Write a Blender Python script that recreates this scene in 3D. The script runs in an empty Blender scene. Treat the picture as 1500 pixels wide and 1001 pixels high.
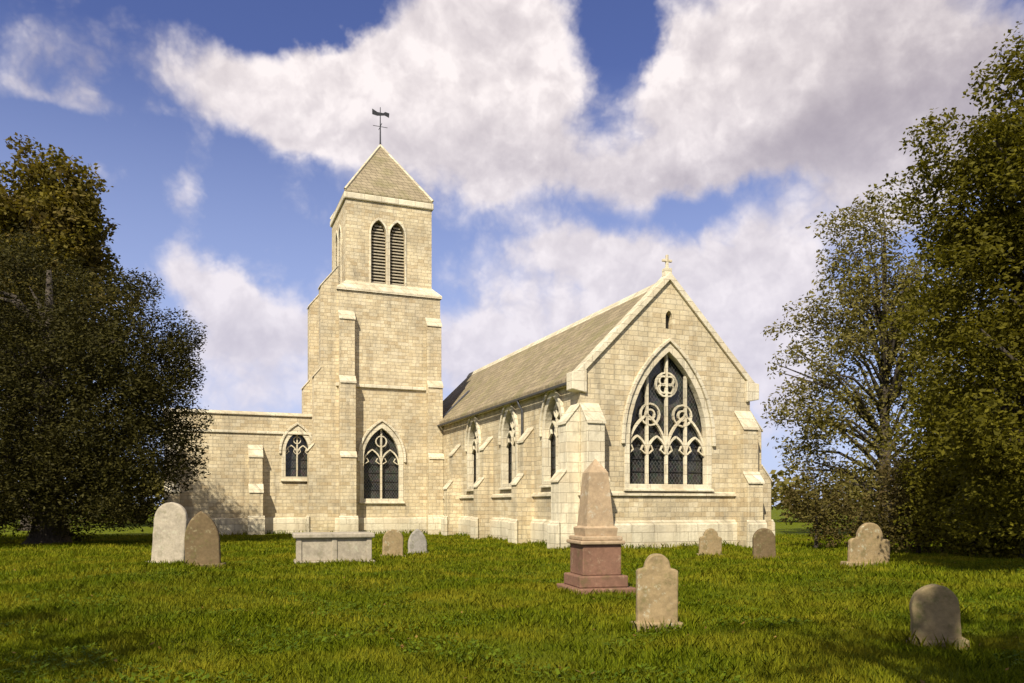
import bpy, bmesh, math, random
import numpy as np
from mathutils import Vector, Matrix
R = math.radians
random.seed(7); rng = np.random.default_rng(7)
S = bpy.context.scene
COL = S.collection

# ------------------------------------------------------------------ camera
EYE = 1.6; F = 1167.0; HOR = 740.0          # focal length and horizon row, in photo pixels (1500 x 1001)
cd = bpy.data.cameras.new('camera'); cam = bpy.data.objects.new('camera', cd); COL.objects.link(cam)
cd.sensor_width = 36; cd.lens = 36*F/1500
cd.shift_y = (HOR-500.5)/1500
cd.clip_end = 3000
cam.location = (0, 0, EYE); cam.rotation_euler = (R(90), 0, 0)
S.camera = cam

# ------------------------------------------------------------------ light
SUN_AZ = R(-160)       # bearing of the sun from +Y (negative = left); behind the camera, to its left
SUN_EL = R(44)
sv = Vector((math.sin(SUN_AZ)*math.cos(SUN_EL), math.cos(SUN_AZ)*math.cos(SUN_EL), math.sin(SUN_EL)))
ld = bpy.data.lights.new('sun', 'SUN'); ld.energy = 4.6; ld.angle = R(0.5); ld.color = (1, .92, .78)
lo = bpy.data.objects.new('sun', ld); COL.objects.link(lo)
lo.rotation_euler = sv.to_track_quat('Z', 'Y').to_euler(); lo.location = sv*60
S.view_settings.view_transform = 'Standard'; S.view_settings.look = 'None'
S.view_settings.exposure = 0.60; S.view_settings.gamma = 1

class Nodes:
    def __init__(s, nt): s.nt = nt
    def new(s, t, **kw):
        n = s.nt.nodes.new(t)
        for k, v in kw.items(): setattr(n, k, v)
        return n
    def put(s, sock, v):
        if isinstance(v, bpy.types.NodeSocket): s.nt.links.new(v, sock)
        elif v is not None: sock.default_value = v
    def m(s, op, a, b=None, c=None, clamp=False):
        n = s.new('ShaderNodeMath', operation=op, use_clamp=clamp)
        for i, v in enumerate((a, b, c)):
            if v is not None: s.put(n.inputs[i], v)
        return n.outputs[0]
    def mix(s, f, a, b, blend='MIX'):
        n = s.new('ShaderNodeMix', data_type='RGBA', blend_type=blend)
        s.put(n.inputs[0], f)
        for sock, v in ((n.inputs[6], a), (n.inputs[7], b)):
            if isinstance(v, tuple) and len(v) == 3: v = v+(1,)
            s.put(sock, v)
        return n.outputs[2]
    def noise(s, vec, scale, detail=4, rough=.55, dist=0, out=0):
        n = s.new('ShaderNodeTexNoise')
        if vec is not None: s.put(n.inputs['Vector'], vec)
        n.inputs['Scale'].default_value = scale; n.inputs['Detail'].default_value = detail
        n.inputs['Roughness'].default_value = rough; n.inputs['Distortion'].default_value = dist
        return n.outputs[out]
    def rng(s, v, a, b, c=0., d=1., smooth=False):
        n = s.new('ShaderNodeMapRange', clamp=True)
        if smooth: n.interpolation_type = 'SMOOTHSTEP'
        for i, q in enumerate((v, a, b, c, d)): s.put(n.inputs[i], q)
        return n.outputs[0]
    def xyz(s, v):
        n = s.new('ShaderNodeSeparateXYZ'); s.put(n.inputs[0], v); return n.outputs
    def comb(s, x, y, z):
        n = s.new('ShaderNodeCombineXYZ')
        for i, q in enumerate((x, y, z)): s.put(n.inputs[i], q)
        return n.outputs[0]

def make_sky():
    w = bpy.data.worlds.new('World'); S.world = w; w.use_nodes = True
    nt = w.node_tree; nt.nodes.clear(); N = Nodes(nt)
    sky = N.new('ShaderNodeTexSky', sky_type='NISHITA'); sky.sun_disc = False
    sky.sun_elevation = SUN_EL; sky.sun_rotation = SUN_AZ
    sky.air_density = 1.0; sky.dust_density = .6; sky.ozone_density = 2.5
    d = N.new('ShaderNodeTexCoord').outputs['Generated']
    x, y, z = N.xyz(d)
    az = N.m('ARCTAN2', x, y); el = N.m('ARCSINE', z)
    warp = N.noise(d, 5.5, 6, .6, out=1)
    wx, wy, wz = N.xyz(warp)
    az2 = N.m('MULTIPLY_ADD', N.m('SUBTRACT', wx, .5), .15, az)
    el2 = N.m('MULTIPLY_ADD', N.m('SUBTRACT', wy, .5), .12, el)
    def blob(px, py, rx, ry, amp, rot=0):
        a0 = math.atan((px-750)/F); e0 = math.atan((HOR-py)/math.hypot(F, px-750))
        c = math.cos(a0); rx = rx/F*c*c; ry = ry/F*c
        p = N.m('SUBTRACT', az2, a0); q = N.m('SUBTRACT', el2, e0)
        if rot:
            cs, sn = math.cos(R(rot)), math.sin(R(rot))
            p, q = N.m('MULTIPLY_ADD', q, sn, N.m('MULTIPLY', p, cs)), N.m('MULTIPLY_ADD', p, -sn, N.m('MULTIPLY', q, cs))
        p = N.m('DIVIDE', p, rx); q = N.m('DIVIDE', q, ry)
        r2 = N.m('MULTIPLY_ADD', p, p, N.m('MULTIPLY', q, q))
        return N.m('MULTIPLY', N.m('EXPONENT', N.m('MULTIPLY', r2, -1)), amp)
    def total(bl):
        t = blob(*bl[0])
        for b in bl[1:]: t = N.m('ADD', t, blob(*b))
        return t
    dens = total([(360,130,120,40,.75,-4), (500,120,140,60,1.2,-10), (640,100,130,85,1.25), (770,90,90,110,1.15), (660,200,150,55,.75), (410,190,120,34,.7), (720,260,60,40,.5),
                  (1000,110,75,75,1.3), (1150,60,110,90,1.1), (1300,110,190,140,1.25), (1130,215,190,40,.8), (920,240,130,42,.65), (1290,270,90,50,.6),
                  (310,425,95,42,1.1,-20), (400,475,90,36,.8), (900,380,120,36,.75), (1030,400,140,50,.8), (1080,490,120,80,.6),
                  (70,50,150,60,.16), (265,290,30,60,.42), (340,520,140,34,.55), (690,510,120,70,.7), (820,360,70,30,.3), (800,440,150,70,.5), (380,580,140,40,.6), (1150,350,90,50,.35), (1120,560,80,120,.6), (90,130,120,20,.3), (420,5,120,48,-1.2), (915,40,42,70,-.7), (1010,300,130,16,-.25), (70,180,110,30,-.5)])
    n1 = N.noise(d, 6.5, 6, .58, .15)
    def puff(vec, sc):
        v = N.new('ShaderNodeTexVoronoi', feature='F1', normalize=True); N.put(v.inputs['Vector'], vec)
        v.inputs['Scale'].default_value = sc; v.inputs['Detail'].default_value = 3; v.inputs['Roughness'].default_value = .55
        v.inputs['Lacunarity'].default_value = 2.3
        return N.m('SUBTRACT', 1.0, v.outputs['Distance'])
    def vadd(v, o):
        n = N.new('ShaderNodeVectorMath', operation='ADD'); N.put(n.inputs[0], v); N.put(n.inputs[1], o); return n.outputs[0]
    wv2 = N.new('ShaderNodeVectorMath', operation='MULTIPLY_ADD'); N.put(wv2.inputs[0], warp); wv2.inputs[1].default_value = (.10, .10, .10); N.put(wv2.inputs[2], d)
    pf = puff(wv2.outputs[0], 11); pf2 = puff(vadd(wv2.outputs[0], (-.012, -.006, .020)), 11)
    fineN = N.noise(d, 26, 4, .6)
    dn = N.m('ADD', dens, N.m('MULTIPLY_ADD', n1, .85, -.43))
    dn = N.m('ADD', dn, N.m('MULTIPLY_ADD', fineN, .30, -.15))
    dn = N.m('ADD', dn, N.m('MULTIPLY_ADD', pf, 1.5, -1.02))
    # the rest of the sky, outside these banks: broken cloud
    rest = N.rng(N.m('ABSOLUTE', az), .75, 1.3)
    dn = N.m('ADD', dn, N.m('MULTIPLY', rest, N.rng(N.noise(d, 2.2, 6, .6), .44, .62)))
    mask = N.rng(dn, .10, .80, 0, 1, True)
    n2 = N.noise(d, 9, 6, .62, .2)
    grey = total([(1310,180,170,110,.85), (1440,80,140,130,.7), (1130,240,200,45,.75), (860,250,140,40,.5), (730,255,110,36,.35), (420,500,120,30,.45), (60,70,160,80,.75), (560,195,170,30,.2)])
    g = N.m('MULTIPLY_ADD', N.m('ADD', grey, .25), N.rng(n2, .30, .72, .25, 1.45), N.rng(N.noise(d, 21, 4, .6), .35, .7, -.12, .14))
    g = N.m('ADD', g, N.m('MULTIPLY', N.m('SUBTRACT', pf2, pf), 1.9))
    g = N.m('SUBTRACT', 1.0, N.m('EXPONENT', N.m('MULTIPLY', N.m('MAXIMUM', g, 0.), -1.15)))
    cloud = N.mix(g, (6.7, 6.15, 6.1), (2.3, 2.0, 2.35))
    blue = N.mix(1., sky.outputs[0], (.60, .55, .80), 'MULTIPLY')
    haze = N.rng(el, .02, .50, .80, 0.)
    blue = N.mix(haze, blue, (3.8, 4.5, 6.3))
    cloud = N.mix(N.rng(el, .10, .48, .55, 0.), cloud, (4.3, 4.35, 5.6))
    colr = N.mix(mask, blue, cloud)
    bg = N.new('ShaderNodeBackground'); bg.inputs[1].default_value = .1
    N.put(bg.inputs[0], colr)
    out = N.new('ShaderNodeOutputWorld'); nt.links.new(bg.outputs[0], out.inputs[0])
make_sky()

# ------------------------------------------------------------------ helpers
def at(px, D, py=None):
    "the world point a photo column / row shows at distance D"
    return Vector(((px-750)/F*D, D, EYE+(HOR-py)/F*D if py is not None else 0))
def ground_z(x, y):
    t = np.clip((y-17)/14, 0, 1)
    return .10*np.sin(x*.31+1.3)*np.sin(y*.23+.4)*(1-.8*t)+.05*np.sin(x*.9+y*.55)*(1-.6*t)+.03*np.sin(x*1.7-y*1.1)-.24*t*t*(3-2*t)
def tag(o, label=None, cat=None, group=None, kind=None):
    for k, v in (('label', label), ('category', cat), ('group', group), ('kind', kind)):
        if v: o[k] = v
    return o
def empty(name, loc=(0,0,0), rz=0, label=None, cat=None, group=None):
    o = bpy.data.objects.new(name, None); COL.objects.link(o)
    o.location = loc; o.rotation_euler = (0, 0, rz); o.empty_display_size = .3
    return tag(o, label, cat, group)
def copy_tree(o, parent=None):
    c = o.copy(); COL.objects.link(c)
    if parent: c.parent = parent
    for ch in [q for q in COL.objects if q.parent == o]: copy_tree(ch, c)
    return c

class MB:
    def __init__(s): s.v = []; s.f = []
    def add(s, v, f):
        k = len(s.v); s.v += [tuple(p) for p in v]; s.f += [tuple(i+k for i in q) for q in f]; return s
    def box(s, x0, x1, y0, y1, z0, z1):
        return s.add([(x0,y0,z0),(x1,y0,z0),(x1,y1,z0),(x0,y1,z0),(x0,y0,z1),(x1,y0,z1),(x1,y1,z1),(x0,y1,z1)],
                     [(3,2,1,0),(4,5,6,7),(0,1,5,4),(1,2,6,5),(2,3,7,6),(3,0,4,7)])
    def prism(s, prof, fn, t0, t1):
        "closed profile of (a, b) swept from t0 to t1; fn(a, b, t) -> xyz"
        n = len(prof)
        v = [fn(a, b, t0) for a, b in prof]+[fn(a, b, t1) for a, b in prof]
        return s.add(v, [tuple(range(n))[::-1], tuple(range(n, 2*n))]+[(i, (i+1) % n, n+(i+1) % n, n+i) for i in range(n)])
    def holed(s, outer, holes, fn, t0, t1):
        "a slab with openings"
        bm = bmesh.new(); loops = []
        for lp in [outer]+holes:
            vs = [bm.verts.new((a, b, 0)) for a, b in lp]; loops.append(vs)
            for i in range(len(vs)): bm.edges.new((vs[i], vs[(i+1) % len(vs)]))
        bmesh.ops.triangle_fill(bm, use_beauty=True, use_dissolve=False, edges=bm.edges[:], normal=(0, 0, 1))
        bm.verts.index_update()
        pts = [(v.co.x, v.co.y) for v in bm.verts]; tris = [tuple(v.index for v in f.verts) for f in bm.faces]
        n = len(pts)
        s.add([fn(a, b, t0) for a, b in pts]+[fn(a, b, t1) for a, b in pts],
              tris+[tuple(n+i for i in t[::-1]) for t in tris]
              + [(a.index, b.index, n+b.index, n+a.index) for lp in loops for a, b in zip(lp, lp[1:]+lp[:1])])
        bm.free(); return s
    def ring(s, outer, inner, fn, t0, t1):
        return s.holed(outer, [inner], fn, t0, t1)
    def strip(s, pts, w, fn, t0, t1, closed=False):
        "a bar of width w along a polyline in the plane"
        L, Rr = [], []
        n = len(pts)
        for i in range(n):
            p = Vector(pts[i]); a = Vector(pts[i-1] if (i or closed) else pts[i]); b = Vector(pts[(i+1) % n] if (i < n-1 or closed) else pts[i])
            d = (b-a).normalized(); q = Vector((-d.y, d.x))*w/2
            L.append(p+q); Rr.append(p-q)
        for i in range(n if closed else n-1):
            j = (i+1) % n
            s.prism([tuple(L[i]), tuple(L[j]), tuple(Rr[j]), tuple(Rr[i])], fn, t0, t1)
        return s
    def tube(s, path, rad, n=8):
        path = [Vector(p) for p in path]; k0 = len(s.v)
        for i, p in enumerate(path):
            d = (path[min(i+1, len(path)-1)]-path[max(i-1, 0)]).normalized()
            a = d.cross(Vector((.31, .95, .04))); a.normalize(); b = d.cross(a)
            for k in range(n):
                t = 2*math.pi*k/n; s.v.append(tuple(p+(a*math.cos(t)+b*math.sin(t))*rad[i]))
        for i in range(len(path)-1):
            for k in range(n):
                s.f.append((k0+i*n+k, k0+i*n+(k+1) % n, k0+(i+1)*n+(k+1) % n, k0+(i+1)*n+k))
        s.f.append(tuple(k0+k for k in range(n))[::-1]); s.f.append(tuple(k0+(len(path)-1)*n+k for k in range(n)))
        return s
    def build(s, name, mat, parent=None, bevel=0, smooth=False, seg=2):
        me = bpy.data.meshes.new(name); me.from_pydata(s.v, [], s.f); me.materials.append(mat)
        bm = bmesh.new(); bm.from_mesh(me); bmesh.ops.recalc_face_normals(bm, faces=bm.faces[:]); bm.to_mesh(me); bm.free()
        if smooth: me.polygons.foreach_set('use_smooth', [True]*len(me.polygons))
        o = bpy.data.objects.new(name, me); COL.objects.link(o)
        if parent: o.parent = parent
        if bevel:
            b = o.modifiers.new('bevel', 'BEVEL'); b.width = bevel; b.segments = seg; b.limit_method = 'ANGLE'; b.angle_limit = R(35)
        return o

def arch(cx, w, z0, zs, k=1.0, n=9):
    "pointed arch opening: width w, sill z0, springing zs; k = radius / width"
    r = k*w; pts = [(cx-w/2, z0), (cx+w/2, z0)]
    top = math.acos((r-w/2)/r)
    for i in range(n): t = top*i/(n-1); pts.append((cx+w/2-r+r*math.cos(t), zs+r*math.sin(t)))
    for i in range(n-2, -1, -1): t = top*i/(n-1); pts.append((cx-w/2+r-r*math.cos(t), zs+r*math.sin(t)))
    return pts
def arch_top(w, zs, k=1.0):
    r = k*w; return zs+math.sqrt(r*r-(r-w/2)**2)

# ------------------------------------------------------------------ materials
def mat(name):
    m = bpy.data.materials.new(name); m.use_nodes = True
    nt = m.node_tree; N = Nodes(nt)
    return m, N, nt.nodes['Principled BSDF']
def bump(N, b, h, strength, dist):
    n = N.new('ShaderNodeBump'); n.inputs['Strength'].default_value = strength; n.inputs['Distance'].default_value = dist
    N.put(n.inputs['Height'], h); N.put(b.inputs['Normal'], n.outputs[0])

def stone_wall(name, c1, c2, mortar, bw=.46, rh=.215, warp=.04, dirt=.55, moss=.5):
    m, N, b = mat(name)
    p = N.new('ShaderNodeTexCoord').outputs['Object']
    x, y, z = N.xyz(p)
    wv = N.noise(p, 2.6, 3, .6, out=1); wa, wb, _ = N.xyz(wv)
    u = N.m('MULTIPLY_ADD', N.m('SUBTRACT', wa, .5), warp*2.4, N.m('ADD', x, y))
    v = N.m('MULTIPLY_ADD', N.m('SUBTRACT', wb, .5), warp*2, z)
    br = N.new('ShaderNodeTexBrick'); br.offset = .5; br.squash = .7; br.squash_frequency = 3
    N.put(br.inputs['Vector'], N.comb(u, v, 0.))
    br.inputs['Color1'].default_value = c1+(1,); br.inputs['Color2'].default_value = c2+(1,); br.inputs['Mortar'].default_value = mortar+(1,)
    br.inputs['Scale'].default_value = 1; br.inputs['Mortar Size'].default_value = .014; br.inputs['Mortar Smooth'].default_value = .5
    br.inputs['Brick Width'].default_value = bw; br.inputs['Row Height'].default_value = rh; br.inputs['Bias'].default_value = -.1
    big = N.noise(p, .45, 5, .6); fine = N.noise(p, 9, 6, .65)
    c = N.mix(N.rng(fine, .3, .74, 0, .6), br.outputs[0], (c1[0]*.62, c1[1]*.6, c1[2]*.56))
    c = N.mix(N.rng(big, .42, .66, 0, dirt), c, (.24, .205, .145))
    streak = N.noise(N.comb(N.m('MULTIPLY', N.m('ADD', x, y), 2.6), N.m('MULTIPLY', z, .22), 0.), 1.0, 5, .6)
    c = N.mix(N.rng(streak, .50, .70, 0, .5), c, (.19, .165, .12))
    cell = N.new('ShaderNodeTexWhiteNoise', noise_dimensions='2D')
    row = N.m('FLOOR', N.m('DIVIDE', v, rh)); N.put(cell.inputs['Vector'], N.comb(N.m('FLOOR', N.m('DIVIDE', N.m('MULTIPLY_ADD', row, bw*.5, u), bw)), row, 0.))
    cr_, cg_, _ = N.xyz(cell.outputs['Color'])
    c = N.mix(N.rng(cr_, .55, 1.0, 0, .6), c, (c2[0]*.72, c2[1]*.66, c2[2]*.60))
    c = N.mix(N.rng(cg_, .6, 1.0, 0, .4), c, (.70, .62, .44))
    low = N.rng(N.m('MULTIPLY_ADD', N.noise(p, 1.3, 5, .6), 1.6, N.m('MULTIPLY', z, -.75)), .2, 1.0, 0, .22)
    c = N.mix(low, c, (.23, .21, .11))
    damp = N.noise(N.comb(N.m('MULTIPLY', N.m('ADD', x, y), 1.1), N.m('MULTIPLY', z, .35), 3.), 1.0, 6, .7)
    c = N.mix(N.rng(damp, .58, .70, 0, .4), c, (.25, .215, .15))
    lich = N.noise(p, 3.1, 7, .7)
    c = N.mix(N.rng(lich, .62, .70, 0, .5), c, (.40, .37, .27))
    up = N.xyz(N.new('ShaderNodeNewGeometry').outputs['Normal'])[2]
    mo = N.m('MULTIPLY', N.rng(up, .25, .75), N.rng(N.noise(p, 2.3, 7, .7), .38, .62, 0, moss))
    c = N.mix(mo, c, (.20, .18, .09))
    N.put(b.inputs['Base Color'], c); b.inputs['Roughness'].default_value = .93; b.inputs['Specular IOR Level'].default_value = .2
    h = N.m('MULTIPLY_ADD', br.outputs['Fac'], -1.0, N.m('MULTIPLY', fine, .7))
    bump(N, b, h, .8, .035)
    return m
STONE = stone_wall('limestone_walling', (.76,.645,.415), (.58,.475,.285), (.50,.43,.30))
ASHLAR = stone_wall('ashlar_dressing', (.81,.735,.54), (.74,.66,.47), (.50,.43,.30), 1.1, .42, .004, .4)

def tile_roof(name, along, c1, c2):
    m, N, b = mat(name)
    p = N.new('ShaderNodeTexCoord').outputs['Object']; x, y, z = N.xyz(p)
    br = N.new('ShaderNodeTexBrick'); br.offset = .5
    u = {'y': y, 'x': x, 'xy': N.m('ADD', x, y)}[along]
    wv = N.noise(p, 3, 3, .6)
    N.put(br.inputs['Vector'], N.comb(u, N.m('MULTIPLY_ADD', wv, .05, N.m('MULTIPLY', z, 1.33)), 0.))
    br.inputs['Color1'].default_value = c1+(1,); br.inputs['Color2'].default_value = c2+(1,); br.inputs['Mortar'].default_value = (.05,.042,.03,1)
    br.inputs['Scale'].default_value = 1; br.inputs['Mortar Size'].default_value = .012; br.inputs['Brick Width'].default_value = .46; br.inputs['Row Height'].default_value = .32; br.squash = .75; br.squash_frequency = 2
    fine = N.noise(p, 11, 5, .65); big = N.noise(p, .7, 5, .65)
    c = N.mix(N.rng(fine, .35, .7, 0, .5), br.outputs[0], (c1[0]*.6, c1[1]*.6, c1[2]*.6))
    c = N.mix(N.rng(big, .47, .66, 0, .6), c, (.17, .155, .06))
    N.put(b.inputs['Base Color'], c); b.inputs['Roughness'].default_value = .9; b.inputs['Specular IOR Level'].default_value = .25
    saw = N.m('FRACT', N.m('DIVIDE', N.m('MULTIPLY_ADD', wv, .05, N.m('MULTIPLY', z, 1.33)), .32))
    bump(N, b, N.m('SUBTRACT', N.m('MULTIPLY', fine, .5), N.m('ADD', saw, br.outputs['Fac'])), .6, .035)
    return m
ROOF = tile_roof('stone_tiles', 'y', (.335,.268,.16), (.21,.168,.10))
ROOF_X = tile_roof('stone_tiles_wing', 'x', (.335,.268,.16), (.21,.168,.10))
ROOF_T = tile_roof('stone_tiles_cap', 'xy', (.36,.295,.185), (.26,.21,.13))

def leaded():
    m, N, b = mat('leaded_glass')
    p = N.new('ShaderNodeTexCoord').outputs['Object']; x, y, z = N.xyz(p); s = N.m('ADD', x, y)
    def lines(e):
        f = N.m('ABSOLUTE', N.m('SUBTRACT', N.m('FRACT', N.m('DIVIDE', e, .17)), .5)); return N.m('LESS_THAN', f, .055)
    ln = N.m('MAXIMUM', lines(N.m('ADD', s, N.m('MULTIPLY', z, .7))), lines(N.m('SUBTRACT', s, N.m('MULTIPLY', z, .7))))
    vo = N.new('ShaderNodeTexVoronoi'); vo.inputs['Scale'].default_value = 5; N.put(vo.inputs['Vector'], p)
    c = N.mix(N.rng(N.noise(p, 1.2, 3), .4, .65, 0, 1), (.018,.020,.020), (.055,.052,.042))
    c = N.mix(.35, c, vo.outputs['Color'], 'MULTIPLY')
    c = N.mix(ln, c, (.09, .088, .08))
    N.put(b.inputs['Base Color'], c); N.put(b.inputs['Roughness'], N.m('MULTIPLY_ADD', ln, .4, .12))
    nrm = N.m('ADD', N.noise(p, 6, 2), N.m('MULTIPLY', ln, .5)); bump(N, b, nrm, .35, .03)
    return m
GLASS = leaded()

def plain(name, col, rough=.6, metal=0, var=.3, scale=8):
    m, N, b = mat(name)
    p = N.new('ShaderNodeTexCoord').outputs['Object']
    n = N.noise(p, scale, 6, .65)
    N.put(b.inputs['Base Color'], N.mix(N.rng(n, .3, .7), tuple(q*(1-var) for q in col), tuple(min(1, q*(1+var)) for q in col)))
    b.inputs['Roughness'].default_value = rough; b.inputs['Metallic'].default_value = metal
    bump(N, b, n, .3, .02); return m
IRON = plain('dark_iron', (.045,.045,.045), .45, .6)
LEAD = plain('lead_pipe', (.10,.10,.105), .55, .4)
LOUVRE = plain('louvre_slate', (.36,.31,.21), .8)
OAK = plain('weathered_oak', (.10,.065,.035), .75, 0, .35, 14)

def grave_stone(name, c, lich=(.42,.40,.28), moss=.5):
    m, N, b = mat(name)
    p = N.new('ShaderNodeTexCoord').outputs['Object']; x, y, z = N.xyz(p)
    n = N.noise(p, 14, 8, .7); g = N.noise(p, 2.2, 6, .65); l = N.noise(p, 6, 8, .75)
    col = N.mix(N.rng(n, .3, .75), tuple(q*.72 for q in c), tuple(q*1.15 for q in c))
    col = N.mix(N.rng(g, .45, .68, 0, .6), col, tuple(q*.48 for q in c))
    col = N.mix(N.rng(l, .57, .64, 0, .75), col, lich)
    mo = N.noise(p, 4, 5, .7)
    col = N.mix(N.rng(mo, .54, .66, 0, moss), col, (.10, .105, .03))
    N.put(b.inputs['Base Color'], col); b.inputs['Roughness'].default_value = .92; b.inputs['Specular IOR Level'].default_value = .2
    bump(N, b, N.m('ADD', n, N.m('MULTIPLY', l, .6)), .45, .015)
    return m
G_TAN = grave_stone('tan_gravestone', (.32,.235,.12))
G_GREY = grave_stone('grey_gravestone', (.33,.30,.25))
G_PALE = grave_stone('pale_gravestone', (.41,.355,.26), moss=.3)
G_BROWN = grave_stone('brown_gravestone', (.17,.12,.06), (.26,.22,.12))
G_MOSS_SHADE = grave_stone('mossy_shaded_gravestone', (.26,.20,.10), (.27,.24,.11), .8)  # mossy stone; shade on this headstone is put into the darker colour
G_RED = grave_stone('red_sandstone', (.23,.125,.08), (.30,.21,.13), .35)
G_BUFF = grave_stone('buff_sandstone', (.43,.315,.19), (.47,.42,.31), .2)

def leaf_mat(name, dark, light, hue2=None, trans=.35):
    m, N, b = mat(name)
    g = N.new('ShaderNodeNewGeometry'); r = g.outputs['Random Per Island']
    p = N.new('ShaderNodeTexCoord').outputs['Object']
    n = N.noise(p, .55, 4, .6)
    c = N.mix(r, dark, light)
    if hue2: c = N.mix(N.rng(n, .42, .66, 0, .8), c, hue2)
    N.put(b.inputs['Base Color'], c); b.inputs['Roughness'].default_value = .65; b.inputs['Specular IOR Level'].default_value = .1
    t = N.new('ShaderNodeBsdfTranslucent'); N.put(t.inputs[0], N.mix(1., c, (1.3, 1.25, .6), 'MULTIPLY'))
    mx = N.new('ShaderNodeMixShader'); mx.inputs[0].default_value = trans
    o = N.nt.nodes['Material Output']
    N.nt.links.new(b.outputs[0], mx.inputs[1]); N.nt.links.new(t.outputs[0], mx.inputs[2]); N.nt.links.new(mx.outputs[0], o.inputs[0])
    return m
L_YEW = leaf_mat('yew_needles', (.014,.014,.003), (.060,.052,.008), (.034,.029,.005), .12)
L_LIME = leaf_mat('lime_leaves', (.075,.066,.010), (.17,.135,.016), (.12,.085,.03), .35)
L_WILLOW = leaf_mat('pale_leaves', (.105,.094,.022), (.21,.178,.042), (.15,.125,.04), .35)
L_DARK = leaf_mat('dark_leaves', (.046,.044,.004), (.15,.132,.010), (.085,.074,.007), .35)
L_SHRUB = leaf_mat('shrub_leaves', (.05,.042,.010), (.12,.095,.022), (.075,.05,.02), .25)
def bark_mat():
    m, N, b = mat('bark'); p = N.new('ShaderNodeTexCoord').outputs['Object']; x, y, z = N.xyz(p)
    n = N.noise(N.comb(N.m('MULTIPLY', x, 6), N.m('MULTIPLY', y, 6), z), 2.2, 7, .7)
    N.put(b.inputs['Base Color'], N.mix(N.rng(n, .3, .7), (.018,.014,.009), (.085,.065,.042))); b.inputs['Roughness'].default_value = .95
    bump(N, b, n, .9, .06); return m
BARK = bark_mat()

# ------------------------------------------------------------------ ground
def make_ground():
    m, N, b = mat('turf')
    p = N.new('ShaderNodeTexCoord').outputs['Object']
    a = N.noise(p, .35, 5, .6); f = N.noise(p, 22, 6, .7); mid = N.noise(p, 2.5, 5, .65)
    c = N.mix(N.rng(f, .3, .72), (.048,.066,.002), (.125,.147,.004))
    c = N.mix(N.rng(mid, .42, .68, 0, .55), c, (.16,.165,.005))
    c = N.mix(N.rng(a, .5, .7, 0, .5), c, (.085,.112,.003))
    N.put(b.inputs['Base Color'], c); b.inputs['Roughness'].default_value = 1; b.inputs['Specular IOR Level'].default_value = .1
    bump(N, b, N.m('ADD', f, mid), .8, .05)
    xs = sorted(set([-900,-500,-250,-120,-80,-60]+[i*.8 for i in range(-56, 57)]+[60,80,120,250,500,900]))
    ys = sorted(set([-400,-150,-60,-30,-15,-8]+[i*.8 for i in range(-5, 90)]+[76,84,100,150,300,600,1200]))
    v = [(x, y, float(ground_z(x, y)) if abs(x) < 50 and -10 < y < 75 else (-.24 if y > 40 else 0)) for y in ys for x in xs]
    n = len(xs); f = [(j*n+i, j*n+i+1, (j+1)*n+i+1, (j+1)*n+i) for j in range(len(ys)-1) for i in range(n-1)]
    mb = MB(); mb.v = v; mb.f = f
    o = mb.build('ground', m, smooth=True); tag(o, kind='structure')
    return o
make_ground()

def quads_mesh(name, P, mat_, parent=None):
    "P: (n, k, 3) loose polygons of k corners"
    n, k, _ = P.shape
    me = bpy.data.meshes.new(name)
    me.vertices.add(n*k); me.vertices.foreach_set('co', P.reshape(-1).astype(np.float32))
    me.loops.add(n*k); me.loops.foreach_set('vertex_index', np.arange(n*k, dtype=np.int32))
    me.polygons.add(n); me.polygons.foreach_set('loop_start', np.arange(0, n*k, k, dtype=np.int32))
    me.update(calc_edges=True); me.materials.append(mat_)
    o = bpy.data.objects.new(name, me); COL.objects.link(o)
    if parent: o.parent = parent
    return o

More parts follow.
